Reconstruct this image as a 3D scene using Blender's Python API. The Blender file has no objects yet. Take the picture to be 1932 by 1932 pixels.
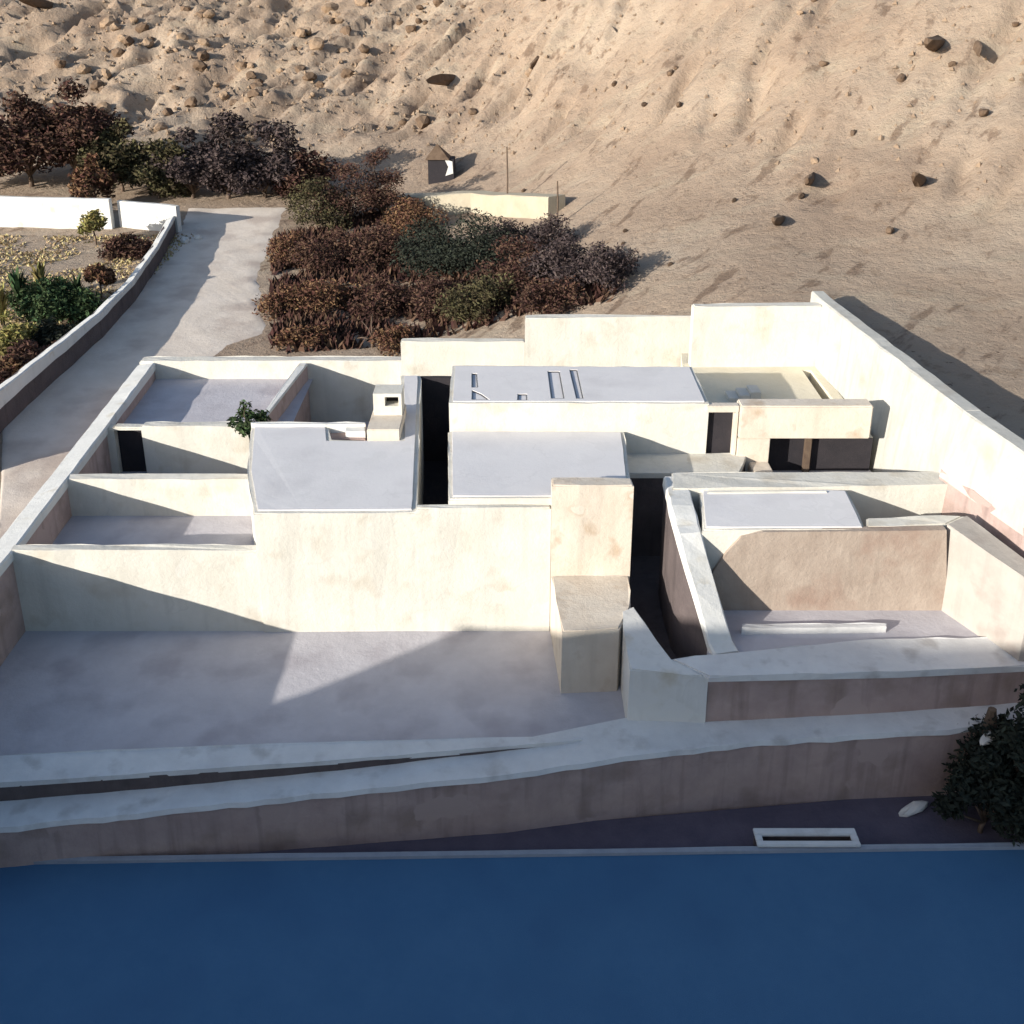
import bpy, bmesh, math, random
from mathutils import Vector, noise
R = random.Random(7)
sc = bpy.context.scene
col = sc.collection

# ---------------------------------------------------------------- camera
cam_d = bpy.data.cameras.new('camera'); cam = bpy.data.objects.new('camera', cam_d); col.objects.link(cam)
cam.location = (0, 0, 21); cam.rotation_euler = (math.radians(70), 0, 0)
cam_d.sensor_width = 36; cam_d.lens = 36 * 2000 / 1932
cam_d.shift_x = 0.0; cam_d.shift_y = -(966 - 688) / 1932
cam_d.clip_start = 0.5; cam_d.clip_end = 1500
sc.camera = cam
# ---------------------------------------------------------------- sky, sun, exposure
SUN = Vector((0.784, 0.62, -0.277)).normalized()
w = bpy.data.worlds.new('World'); sc.world = w; w.use_nodes = True
nt = w.node_tree; bg = nt.nodes['Background']
sky = nt.nodes.new('ShaderNodeTexSky'); sky.sky_type = 'NISHITA'; sky.sun_disc = False
sky.sun_elevation = math.asin(-SUN.z); sky.sun_rotation = math.atan2(-SUN.x, -SUN.y)
sky.air_density = 1.0; sky.dust_density = 1.2; sky.ozone_density = 1.6
nt.links.new(sky.outputs[0], bg.inputs[0]); bg.inputs[1].default_value = 0.125
sd = bpy.data.lights.new('sun', 'SUN'); sd.energy = 4.7; sd.angle = math.radians(0.4); sd.color = (1.0, 0.945, 0.85)
so = bpy.data.objects.new('sun', sd); col.objects.link(so); so.rotation_euler = SUN.to_track_quat('-Z', 'Y').to_euler()
so.location = (-60, -40, 60)
sc.cycles.diffuse_bounces = 2
sc.view_settings.view_transform = 'Standard'; sc.view_settings.look = 'None'
sc.view_settings.exposure = 0.68; sc.view_settings.gamma = 1.0; sc.view_settings.use_curve_mapping = False

# ---------------------------------------------------------------- materials
def mat(name, c1, c2, scale=1.2, rough=0.9, bump=0.15, bscale=9.0, stain=None, island=0.0, detail=6.0, streak=0.0, spec=0.3, crack=0.0):
    m = bpy.data.materials.new(name); m.use_nodes = True
    n = m.node_tree.nodes; l = m.node_tree.links; b = n['Principled BSDF']
    b.inputs['Roughness'].default_value = rough; b.inputs['Specular IOR Level'].default_value = spec
    geo = n.new('ShaderNodeNewGeometry')
    t = n.new('ShaderNodeTexNoise'); t.inputs['Scale'].default_value = scale; t.inputs['Detail'].default_value = detail
    t.inputs['Roughness'].default_value = 0.65
    l.new(geo.outputs['Position'], t.inputs['Vector'])
    r = n.new('ShaderNodeValToRGB'); r.color_ramp.elements[0].position = 0.32; r.color_ramp.elements[1].position = 0.68
    r.color_ramp.elements[0].color = (*c1, 1); r.color_ramp.elements[1].color = (*c2, 1)
    l.new(t.outputs['Fac'], r.inputs['Fac']); out = r.outputs['Color']
    def mix(fac, a, col_, mode='MIX'):
        x = n.new('ShaderNodeMix'); x.data_type = 'RGBA'; x.blend_type = mode
        if isinstance(fac, float): x.inputs[0].default_value = fac
        else: l.new(fac, x.inputs[0])
        l.new(a, x.inputs[6])
        if isinstance(col_, tuple): x.inputs[7].default_value = (*col_, 1)
        else: l.new(col_, x.inputs[7])
        return x.outputs[2]
    def band(vec, sc_, lo, hi, det=4.0):
        t2 = n.new('ShaderNodeTexNoise'); t2.inputs['Scale'].default_value = sc_; t2.inputs['Detail'].default_value = det
        l.new(vec, t2.inputs['Vector'])
        q = n.new('ShaderNodeMapRange'); q.inputs['From Min'].default_value = lo; q.inputs['From Max'].default_value = hi
        q.clamp = True; l.new(t2.outputs['Fac'], q.inputs['Value']); return q.outputs['Result']
    if stain:
        col_, sc_, lo, hi = stain
        out = mix(band(geo.outputs['Position'], sc_, lo, hi), out, col_)
    if streak > 0:      # rain-washed vertical streaks and drips in the render coat
        mp = n.new('ShaderNodeMapping'); mp.inputs['Scale'].default_value = (3.2, 3.2, 0.22)
        l.new(geo.outputs['Position'], mp.inputs['Vector'])
        fac = band(mp.outputs['Vector'], 1.0, 0.52, 0.75)
        ml = n.new('ShaderNodeMath'); ml.operation = 'MULTIPLY'; ml.inputs[1].default_value = streak; l.new(fac, ml.inputs[0])
        out = mix(ml.outputs[0], out, tuple(v * 0.55 for v in c1))
    if crack > 0:
        wv = n.new('ShaderNodeTexNoise'); wv.inputs['Scale'].default_value = 1.3; l.new(geo.outputs['Position'], wv.inputs['Vector'])
        ad = n.new('ShaderNodeMix'); ad.data_type = 'RGBA'; ad.blend_type = 'ADD'; ad.inputs[0].default_value = 1.1
        l.new(geo.outputs['Position'], ad.inputs[6]); l.new(wv.outputs['Color'], ad.inputs[7])
        vo = n.new('ShaderNodeTexVoronoi'); vo.feature = 'DISTANCE_TO_EDGE'; vo.inputs['Scale'].default_value = .42
        l.new(ad.outputs[2], vo.inputs['Vector'])
        q = n.new('ShaderNodeMapRange'); q.inputs['From Min'].default_value = 0.004; q.inputs['From Max'].default_value = .016
        q.inputs['To Min'].default_value = crack; q.inputs['To Max'].default_value = 0; l.new(vo.outputs['Distance'], q.inputs['Value'])
        mk = n.new('ShaderNodeMath'); mk.operation = 'MULTIPLY'; l.new(q.outputs['Result'], mk.inputs[0]); l.new(band(geo.outputs['Position'], .35, .48, .56), mk.inputs[1])
        out = mix(mk.outputs[0], out, tuple(v * .45 for v in c1))
        out = mix(band(geo.outputs['Position'], .55, .60, .615, 3.0), out, tuple(v * .93 for v in c2))
    if island > 0:
        hs = n.new('ShaderNodeHueSaturation')
        q = n.new('ShaderNodeMapRange'); q.inputs['To Min'].default_value = 1 - island; q.inputs['To Max'].default_value = 1 + island
        l.new(geo.outputs['Random Per Island'], q.inputs['Value']); l.new(q.outputs['Result'], hs.inputs['Value'])
        q2 = n.new('ShaderNodeMapRange'); q2.inputs['To Min'].default_value = 0.47; q2.inputs['To Max'].default_value = 0.53
        l.new(geo.outputs['Random Per Island'], q2.inputs['Value']); l.new(q2.outputs['Result'], hs.inputs['Hue'])
        l.new(out, hs.inputs['Color']); out = hs.outputs['Color']
    l.new(out, b.inputs['Base Color'])
    if bump > 0:
        t3 = n.new('ShaderNodeTexNoise'); t3.inputs['Scale'].default_value = bscale; t3.inputs['Detail'].default_value = 8
        t3.inputs['Roughness'].default_value = 0.7
        l.new(geo.outputs['Position'], t3.inputs['Vector'])
        bp = n.new('ShaderNodeBump'); bp.inputs['Strength'].default_value = bump; bp.inputs['Distance'].default_value = 0.08
        l.new(t3.outputs['Fac'], bp.inputs['Height']); l.new(bp.outputs['Normal'], b.inputs['Normal'])
    return m

M = {
 'plaster': mat('cream_mud_plaster', (.58, .55, .48), (.66, .63, .565), .7, bump=.35, bscale=5, stain=((.52, .47, .39), .9, .56, .74), streak=.2, crack=.1),
 'plaster_warm': mat('peach_mud_plaster', (.58, .50, .41), (.66, .59, .50), .8, bump=.35, bscale=5, stain=((.45, .34, .24), 1.1, .55, .75), streak=.2, crack=.1),
 'plaster_pale': mat('whitewashed_plaster', (.62, .61, .575), (.69, .68, .65), .8, bump=.3, bscale=5, stain=((.52, .47, .38), 1.0, .58, .76), streak=.2, crack=.1),
 'adobe': mat('brown_adobe', (.37, .27, .245), (.46, .345, .31), 1.1, bump=.5, bscale=6, stain=((.30, .22, .19), .8, .52, .7), streak=.55, crack=.1),
 'roof': mat('grey_clay_roof', (.63, .61, .61), (.68, .66, .655), .6, bump=.1, bscale=7, stain=((.58, .56, .56), .5, .52, .72), crack=.1),
 'floor': mat('beaten_earth_floor', (.44, .42, .445), (.52, .50, .525), .7, bump=.35, bscale=5, stain=((.385, .36, .385), .6, .5, .7)),
 'floor_warm': mat('yellow_earth_floor', (.64, .58, .45), (.72, .66, .53), .7, bump=.35, bscale=5),
 'ledge': mat('pale_dusty_ledge', (.58, .57, .56), (.70, .69, .67), .8, bump=.35, bscale=5, stain=((.47, .45, .43), 1.2, .54, .72)),
 'plaster_darker': mat('darker_cream_plaster', (.46, .445, .40), (.525, .51, .465), .7, bump=.4, bscale=4, stain=((.43, .39, .33), .8, .54, .74), streak=.3),  # cream plaster darkened to offset the direct sun on the right wall
 'mud_beige': mat('beige_mud_render', (.37, .335, .30), (.45, .41, .37), .8, bump=.35, bscale=5, stain=((.33, .28, .25), 1.0, .55, .75), streak=.2),
 'kerb': mat('grey_kerb_concrete', (.27, .29, .33), (.34, .36, .40), 1.5, bump=.3),
 'verge': mat('dark_verge_soil', (.085, .072, .10), (.12, .10, .13), 1.2, bump=.5, bscale=8),  # plain dark purplish soil tone
 'bank': mat('yellow_earth_bank', (.36, .315, .235), (.44, .39, .30), .6, bump=.5, bscale=3),
 'wood': mat('dark_timber', (.09, .06, .045), (.14, .1, .07), 3, bump=.3),
 'bark': mat('grey_brown_bark', (.10, .07, .05), (.17, .12, .09), 5, bump=.6, bscale=20),
 'leaf_brown': mat('dry_brown_leaves', (.047, .026, .021), (.10, .052, .038), .9, bump=0, island=.5, spec=.15),
 'leaf_olive': mat('dusty_olive_leaves', (.045, .04, .022), (.085, .07, .036), .9, bump=0, island=.5, spec=.15),
 'leaf_violet': mat('dusty_mauve_leaves', (.045, .033, .034), (.08, .058, .056), .9, bump=0, island=.5, spec=.15),
 'leaf_green': mat('dark_green_leaves', (.03, .055, .025), (.055, .08, .03), .9, bump=0, island=.5, spec=.2),
 'leaf_yellow': mat('yellow_green_leaves', (.16, .15, .05), (.26, .22, .08), .9, bump=0, island=.4, spec=.2),
 'leaf_rust': mat('rusty_leaves', (.095, .048, .03), (.16, .085, .052), .9, bump=0, island=.5, spec=.15),
 'leaf_dark': mat('near_black_leaves', (.018, .022, .018), (.035, .04, .028), .9, bump=0, island=.4, spec=.15),
 'straw': mat('dry_straw', (.34, .25, .13), (.46, .36, .2), 2, bump=0, island=.3),
 'rock': mat('tan_rock', (.20, .14, .095), (.31, .225, .155), 1.6, bump=.6, bscale=5),
 'rock_dark': mat('dark_brown_rock', (.10, .065, .042), (.16, .11, .075), 1.6, bump=.6, bscale=5),
 'rock_pale': mat('pale_rock', (.55, .52, .48), (.68, .65, .60), 1.6, bump=.5, bscale=5),
 'asphalt': mat('blue_grey_asphalt', (.052, .140, .255), (.062, .155, .275), 1.0, rough=.85, bump=.35, bscale=40, stain=((.050, .132, .245), .5, .5, .68)),
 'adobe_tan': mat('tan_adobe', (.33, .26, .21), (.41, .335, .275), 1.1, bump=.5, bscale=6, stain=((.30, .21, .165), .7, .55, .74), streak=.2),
 'mud_and_shade': mat('dark_mud_and_shade', (.085, .068, .068), (.125, .10, .098), 1.0, bump=.5, bscale=6, streak=.4),  # dark mud tone, also used as painted shade on walls and passage
 'dark_and_shade': mat('near_black_and_shade', (.022, .02, .024), (.035, .03, .034), 1, bump=.3),  # near-black tone, also used as painted shade in alley, slots and recess
}
# the hill: tan dust with browner rubble on the left, pale wind-blown streaks on the right
def hill_mat():
    m = bpy.data.materials.new('dry_hill_earth'); m.use_nodes = True
    n = m.node_tree.nodes; l = m.node_tree.links; b = n['Principled BSDF']; b.inputs['Roughness'].default_value = .95
    b.inputs['Specular IOR Level'].default_value = .15
    geo = n.new('ShaderNodeNewGeometry'); pos = geo.outputs['Position']
    def nz(s, d, vec=pos, rough=.6):
        t = n.new('ShaderNodeTexNoise'); t.inputs['Scale'].default_value = s; t.inputs['Detail'].default_value = d
        t.inputs['Roughness'].default_value = rough; l.new(vec, t.inputs['Vector']); return t.outputs['Fac']
    def ramp(f, stops):
        r = n.new('ShaderNodeValToRGB'); e = r.color_ramp.elements
        while len(e) < len(stops): e.new(.5)
        for k, (p, c) in enumerate(stops): e[k].position = p; e[k].color = (*c, 1)
        l.new(f, r.inputs['Fac']); return r.outputs['Color']
    def mr(f, a, c, lo=0., hi=1.):
        q = n.new('ShaderNodeMapRange'); q.inputs['From Min'].default_value = a; q.inputs['From Max'].default_value = c
        q.inputs['To Min'].default_value = lo; q.inputs['To Max'].default_value = hi; l.new(f, q.inputs['Value']); return q.outputs['Result']
    def mix(f, a, c):
        x = n.new('ShaderNodeMix'); x.data_type = 'RGBA'; l.new(f, x.inputs[0]); l.new(a, x.inputs[6])
        if isinstance(c, tuple): x.inputs[7].default_value = (*c, 1)
        else: l.new(c, x.inputs[7])
        return x.outputs[2]
    base = ramp(nz(.09, 6), [(.3, (.265, .195, .145)), (.5, (.34, .26, .195)), (.7, (.385, .31, .24))])
    mp = n.new('ShaderNodeMapping'); mp.inputs['Rotation'].default_value = (0, 0, math.radians(-35)); mp.inputs['Scale'].default_value = (.12, .5, .3)
    l.new(pos, mp.inputs['Vector'])
    base = mix(mr(nz(1.0, 5, mp.outputs['Vector']), .52, .72, 0, .7), base, (.37, .31, .235))
    base = mix(mr(nz(.9, 8, rough=.7), .56, .66, 0, .55), base, (.20, .135, .09))
    base = mix(mr(nz(2.6, 4), .64, .72, 0, .8), base, (.11, .07, .05))
    mp2 = n.new('ShaderNodeMapping'); mp2.vector_type = 'TEXTURE'; mp2.inputs['Rotation'].default_value = (0, 0, math.radians(-39.7)); mp2.inputs['Scale'].default_value = (1.3, 4.6, 2.0)
    l.new(pos, mp2.inputs['Vector'])
    base = mix(mr(nz(1.0, 5, mp2.outputs['Vector']), .59, .66, 0, .65), base, (.135, .088, .062))     # darker rock showing in slanting outcrops
    l.new(base, b.inputs['Base Color'])
    bp = n.new('ShaderNodeBump'); bp.inputs['Strength'].default_value = .9; bp.inputs['Distance'].default_value = .35
    l.new(nz(1.1, 10, rough=.72), bp.inputs['Height']); l.new(bp.outputs['Normal'], b.inputs['Normal'])
    return m
M['hill'] = hill_mat()

# ---------------------------------------------------------------- helpers
def tag(o, label=None, cat=None, group=None, kind=None):
    for k, v in (('label', label), ('category', cat), ('group', group), ('kind', kind)):
        if v: o[k] = v
    return o
def link_mesh(name, verts, faces, m, parent=None, smooth=False):
    me = bpy.data.meshes.new(name); me.from_pydata([tuple(v) for v in verts], [], faces); me.update()
    me.materials.append(M[m])
    if smooth: me.polygons.foreach_set('use_smooth', [True] * len(me.polygons))
    o = bpy.data.objects.new(name, me); col.objects.link(o)
    if parent: o.parent = parent; o.matrix_parent_inverse = parent.matrix_world.inverted()
    return o
def link_bm(name, bm, m, parent=None, smooth=False):
    bmesh.ops.recalc_face_normals(bm, faces=bm.faces)
    me = bpy.data.meshes.new(name); bm.to_mesh(me); bm.free(); me.materials.append(M[m])
    if smooth: me.polygons.foreach_set('use_smooth', [True] * len(me.polygons))
    o = bpy.data.objects.new(name, me); col.objects.link(o)
    if parent: o.parent = parent; o.matrix_parent_inverse = parent.matrix_world.inverted()
    return o
def thing(name, loc, label, cat, group=None):
    o = bpy.data.objects.new(name, None); col.objects.link(o); o.location = loc; o.empty_display_size = .4
    o.matrix_world.translation = Vector(loc)
    return tag(o, label, cat, group)
def area2(p): return sum(a[0] * b[1] - b[0] * a[1] for a, b in zip(p, p[1:] + p[:1]))
def ccw(p): return list(p) if area2(p) > 0 else list(p)[::-1]
def dense(p, step=.7):
    out = []
    for a, b in zip(p, p[1:] + p[:1]):
        n = max(1, int(math.dist(a[:2], b[:2]) / step))
        out += [tuple(a[i] + (b[i] - a[i]) * k / n for i in range(3)) for k in range(n)]
    return out
def inset(p, d):
    p = ccw(p); out = []
    for i, c in enumerate(p):
        a, b = Vector(p[i - 1][:2]), Vector(p[(i + 1) % len(p)][:2]); v = Vector(c[:2])
        e1 = (v - a).normalized(); e2 = (b - v).normalized()
        n1 = Vector((-e1.y, e1.x)); n2 = Vector((-e2.y, e2.x)); q = n1 + n2
        q = q / max(.3, q.dot(n1))
        out.append((v.x + q.x * d, v.y + q.y * d, c[2]))
    return out
def prism(name, top, zb, m, parent=None, jit=.025, bev=.05, holes=(), hole_z=None, hole_floor=True, step=.7, thick=None):
    """upright block: any outline, worn rounded top edge, optional shafts going down from the top"""
    top = dense(ccw(top), step); n = len(top)
    bm = bmesh.new()
    def jv(p, k): return (p[0] + R.uniform(-k, k), p[1] + R.uniform(-k, k), p[2] + R.uniform(-k, k))
    tv = [bm.verts.new(jv(p, jit)) for p in top]
    low = [(p[0], p[1], (p[2] - thick) if thick else zb) for p in top]
    bv = [bm.verts.new(p) for p in low]
    te = []
    for i in range(n):
        j = (i + 1) % n
        bm.faces.new((bv[i], bv[j], tv[j], tv[i])); te.append(bm.edges.get((tv[i], tv[j])))
    hed = []
    for h in holes:
        h = ccw(h); hv = [bm.verts.new(p) for p in h]; hz = hole_z if hole_z is not None else h[0][2] - .8
        hb = [bm.verts.new((p[0], p[1], hz)) for p in h]
        for i in range(len(h)):
            j = (i + 1) % len(h); bm.faces.new((hv[j], hv[i], hb[i], hb[j])); hed.append(bm.edges.get((hv[i], hv[j])))
        if hole_floor: bm.faces.new(hb)
    if holes: bmesh.ops.triangle_fill(bm, use_beauty=True, use_dissolve=False, edges=te + hed)
    else: bm.faces.new(tv)
    bm.faces.new(bv[::-1])
    if bev > 0 and not holes:
        bmesh.ops.bevel(bm, geom=[e for e in te if e.is_valid], offset=bev, segments=2, affect='EDGES', clamp_overlap=True)
    return link_bm(name, bm, m, parent)
def wall_strip(name, pts, th, zb, m, parent=None, jit=.025, step=.6, batter=0., zbf=None, tilt=0.):
    """free-standing wall along a line of (x, y, top z) with a worn rounded top"""
    P = []
    for a, b in zip(pts, pts[1:]):
        n = max(1, int(math.dist(a[:2], b[:2]) / step))
        P += [Vector(tuple(a[i] + (b[i] - a[i]) * k / n for i in range(3))) for k in range(n)]
    P.append(Vector(pts[-1])); vs, fs = [], []
    for i, p in enumerate(P):
        d = (P[min(i + 1, len(P) - 1)] - P[max(i - 1, 0)]); d.z = 0; d.normalize(); nn = Vector((-d.y, d.x, 0))
        j = R.uniform(-jit, jit); z0 = zbf(p.x, p.y) if zbf else zb
        for o_, z in ((-th / 2 - batter, z0), (-th / 2, p.z - .06 + j), (-th / 2 + .06, p.z + j), (th / 2 - .06, p.z + j * .6), (th / 2, p.z - .06 + j * .6), (th / 2 + batter, z0)):
            q = p + nn * (o_ + R.uniform(-jit, jit) * .5); vs.append((q.x, q.y, z - (tilt * (o_ / th + .5) if z != z0 else 0)))
    for i in range(len(P) - 1):
        for k in range(6):
            k2 = (k + 1) % 6; fs.append((i * 6 + k, i * 6 + k2, i * 6 + 6 + k2, i * 6 + 6 + k))
    fs.append(tuple(range(6))); fs.append(tuple(len(vs) - 1 - k for k in range(6)))
    bm = bmesh.new(); bv = [bm.verts.new(v) for v in vs]
    for f in fs: bm.faces.new([bv[k] for k in f])
    return link_bm(name, bm, m, parent)
def box_bm(bm, x0, x1, y0, y1, z0, z1, bev=0.0):
    v = [bm.verts.new(p) for p in ((x0, y0, z0), (x1, y0, z0), (x1, y1, z0), (x0, y1, z0), (x0, y0, z1), (x1, y0, z1), (x1, y1, z1), (x0, y1, z1))]
    f = [bm.faces.new([v[i] for i in q]) for q in ((0, 3, 2, 1), (4, 5, 6, 7), (0, 1, 5, 4), (1, 2, 6, 5), (2, 3, 7, 6), (3, 0, 4, 7))]
    if bev > 0: bmesh.ops.bevel(bm, geom=list({e for q in f for e in q.edges}), offset=bev, segments=2, affect='EDGES')
def box(name, x0, x1, y0, y1, z0, z1, m, parent=None, bev=.03):
    bm = bmesh.new(); box_bm(bm, x0, x1, y0, y1, z0, z1, bev); return link_bm(name, bm, m, parent)
def rect(x0, x1, y0, y1, z): return [(x0, y0, z), (x1, y0, z), (x1, y1, z), (x0, y1, z)]
def sheet(name, poly, m, kind='structure', parent=None):
    o = link_mesh(name, ccw(poly), [tuple(range(len(poly)))], m, parent)
    return tag(o, kind=kind) if kind else o
def tube_bm(bm, pts, radii, n=7):
    rings = []
    for i, p in enumerate(pts):
        p = Vector(p); d = Vector(pts[min(i + 1, len(pts) - 1)]) - Vector(pts[max(i - 1, 0)]); d.normalize()
        u = d.orthogonal().normalized(); v = d.cross(u)
        rings.append([bm.verts.new(p + (u * math.cos(a) + v * math.sin(a)) * radii[i]) for a in (math.tau * k / n for k in range(n))])
    for a, b in zip(rings, rings[1:]):
        for k in range(n): bm.faces.new((a[k], a[(k + 1) % n], b[(k + 1) % n], b[k]))
    bm.faces.new(rings[0][::-1]); bm.faces.new(rings[-1])

# ---------------------------------------------------------------- terrain
def sstep(a, b, x):
    t = min(1.0, max(0.0, (x - a) / (b - a)))
    return t * t * (3 - 2 * t)
FOOT = [(-140, 104), (-30, 98), (-12, 95), (0, 87), (10, 75), (20, 60), (40, 38), (70, 18), (160, -10)]
def foot(X):
    if X <= FOOT[0][0]: return FOOT[0][1]
    for (x0, y0), (x1, y1) in zip(FOOT, FOOT[1:]):
        if X <= x1: return y0 + (y1 - y0) * (X - x0) / (x1 - x0)
    return FOOT[-1][1]
def ground_z(X, Y):
    """height of the sloping site: low road in front, flat path on the left, high bank on the right, hill behind"""
    pz = 0.8 + 0.045 * max(0.0, Y - 31)
    rz = 6.1 + 0.05 * (Y - 36)
    b = pz + (rz - pz) * sstep(-8, 15, X)
    b = -2.4 + (b + 2.4) * sstep(24.3, 30, Y - 0.113 * X)
    d = (Y - foot(X)) / 6.0
    return b + 0.42 * 6.0 * (d if d > 30 else math.log1p(math.exp(d)))

SITE = [(-17.2, 21.9), (-17.35, 32), (-18.2, 49.7), (-5.5, 49.65), (-5.2, 49.0), (.5, 49.0), (.8, 48.1), (8.9, 48.0), (9.2, 46.6), (14.5, 46.4), (15.15, 36), (15.8, 25.6), (6, 24.2), (0, 23.45), (-8, 22.55)]
def in_site(x, y):
    c = False
    for (x0, y0), (x1, y1) in zip(SITE, SITE[1:] + SITE[:1]):
        if (y0 > y) != (y1 > y) and x < (x1 - x0) * (y - y0) / (y1 - y0) + x0: c = not c
    return c
def to_edge(x, y):
    best = None
    for a, b in zip(SITE, SITE[1:] + SITE[:1]):
        dx, dy = b[0] - a[0], b[1] - a[1]; t = max(0, min(1, ((x - a[0]) * dx + (y - a[1]) * dy) / (dx * dx + dy * dy)))
        q = (a[0] + dx * t, a[1] + dy * t); d = math.hypot(q[0] - x, q[1] - y)
        if best is None or d < best[0]: best = (d, q)
    return best
def rough(x, y):
    d = y - foot(x)
    k = sstep(-6, 14, d); left = 1 - sstep(-22, 34, x + .12 * (y - 100))
    v = Vector((x, y, 3.1))
    u, t = x * .77 - y * .64, x * .64 + y * .77            # t runs along the slanting grain of the slope
    s = noise.fractal(v * .07, 1, 2, 3) * 1.1
    s += (noise.ridged_multi_fractal(Vector((u * .40, t * .11, 1.7)), .9, 2.1, 6, 1.0, 2.0) - 1.0) * (.36 + .75 * left)
    s += (noise.ridged_multi_fractal(Vector((u * .95, t * .38, 5.2)), .8, 2.2, 4, 1.0, 2.0) - 1.0) * (.10 + .34 * left)
    st = noise.noise(Vector((u * .55, t * .16, 8.3)))
    s -= max(0., st - .30) * (3.6 + 1.4 * left)             # short slanting scars
    s += noise.fractal(v * 1.1, .7, 2, 4) * (.05 + .14 * left)
    return s * k + .06 * noise.fractal(v * .5, 1, 2, 3) * (1 - k)
def gz(x, y): return ground_z(x, y) + rough(x, y)
def terrain():
    xs = []; x = -130.
    while x < 120: xs.append(x); x += .5 if -50 < x < 40 else (.8 if -62 < x < 60 else 3.0)
    ys = []; y = -20.
    while y < 330: ys.append(y); y += 2.5 if y < 15 else (.5 if y < 60 else (.5 if y < 150 else (.8 if y < 175 else 4.0)))
    V, idx, F = [], {}, []
    ins = {}
    for j, yy in enumerate(ys):
        for i, xx in enumerate(xs): ins[i, j] = (-20 < xx < 18 and 18 < yy < 52) and in_site(xx, yy)
    for j in range(len(ys)):
        for i in range(len(xs)):
            X, Y = xs[i], ys[j]
            if ins[i, j]:
                nb = [ins.get((i + a, j + b), True) for a in (-1, 0, 1) for b in (-1, 0, 1)]
                if all(nb): continue
                X, Y = to_edge(X, Y)[1]
            idx[i, j] = len(V); V.append((X, Y, gz(X, Y)))
    for j in range(len(ys) - 1):
        for i in range(len(xs) - 1):
            q = ((i, j), (i + 1, j), (i + 1, j + 1), (i, j + 1))
            if all(k in idx for k in q) and not all(ins[k] for k in q): F.append(tuple(idx[k] for k in q))
    return tag(link_mesh('hillside', V, F, 'hill', smooth=True), kind='structure')
terrain()

# unseen spur behind the viewpoint; crest shaped to shade the palace front
RIDGE = [(-95, 0.5), (-60, 1.5), (-40, 2.6), (-25.75, 3.0), (-25.5, 5.1), (-24.6, 5.3), (-23.4, 5.7), (-21.5, 6.8), (-20.2, 7.6), (-19.1, 8.15), (-18.5, 8.45), (-16.7, 8.75), (-15.3, 9.2), (-13.4, 9.5), (-11.7, 10.2), (-9, 12.0), (5, 18), (40, 15), (70, 6)]
def spur():
    al = []; a = -95.
    while a <= 70: al.append(a); a += .25 if -27 < a < -15 else 1.6
    sl = [-35 + d for d in (-46, -40, -34, -28, -22, -17, -12, -8, -5, -2.5, -1, 0, 1, 2.5, 5, 8, 12, 17, 22, 28, 34, 40)]
    V, F = [], []
    for s in sl:
        for a in al:
            for (a0, b0), (a1, b1) in zip(RIDGE, RIDGE[1:]):
                if a0 <= a <= a1: b = b0 + (b1 - b0) * (a - a0) / (a1 - a0); break
            z = b + .277 * 35 - .85 * abs(s + 35)
            if abs(s + 35) > .5: z += noise.fractal(Vector((s, a, 0)) * .2, 1, 2, 4) * min(1, abs(s + 35) * .12) - .3
            V.append((.784 * s + .62 * a, .62 * s - .784 * a, max(-4., z)))
    n = len(al)
    for i in range(len(sl) - 1):
        for k in range(n - 1): F.append((i * n + k, i * n + k + 1, i * n + n + k + 1, i * n + n + k))
    o = link_mesh('shade_spur', V, F, 'rock_dark'); tag(o, kind='structure')
spur()

# road along the foot of the front wall
KA, KB = (-13.79, 22.23, -1.42), (14.04, 22.77, -1.42)
def kx(x): return KA[1] + (KB[1] - KA[1]) * (x - KA[0]) / (KB[0] - KA[0])
tag(link_mesh('road', [(-60, -15, -1.44), (70, -15, -1.44), (70, kx(70), -1.44), (16, kx(16), -1.44), (-15.6, kx(-15.6), -1.44), (-60, kx(-15.6) - 4, -1.44)], [tuple(range(6))], 'asphalt'), kind='structure')
tag(prism('kerb', [(-15.6, kx(-15.6), -1.34), (24, kx(24), -1.34), (24, kx(24) + .16, -1.34), (-15.6, kx(-15.6) + .16, -1.34)], -2.2, 'kerb', jit=.006, bev=.02, step=1.5), kind='structure')
V_ = []; N_ = 40
for k in range(N_ + 1):
    x = -15.6 + 40 * k / N_
    V_ += [(x, kx(x) + .1, -1.72), (x, kx(x) + .9, -1.76 + .03 * noise.noise(Vector((x, 0, 0)))), (x, max(kx(x) + 1.0, 23.62 + .113 * x + .3), -1.78)]
tag(link_mesh('verge', V_, [f for k in range(N_) for f in ((k * 3, k * 3 + 3, k * 3 + 4, k * 3 + 1), (k * 3 + 1, k * 3 + 4, k * 3 + 5, k * 3 + 2))], 'verge'), kind='structure')
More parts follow.
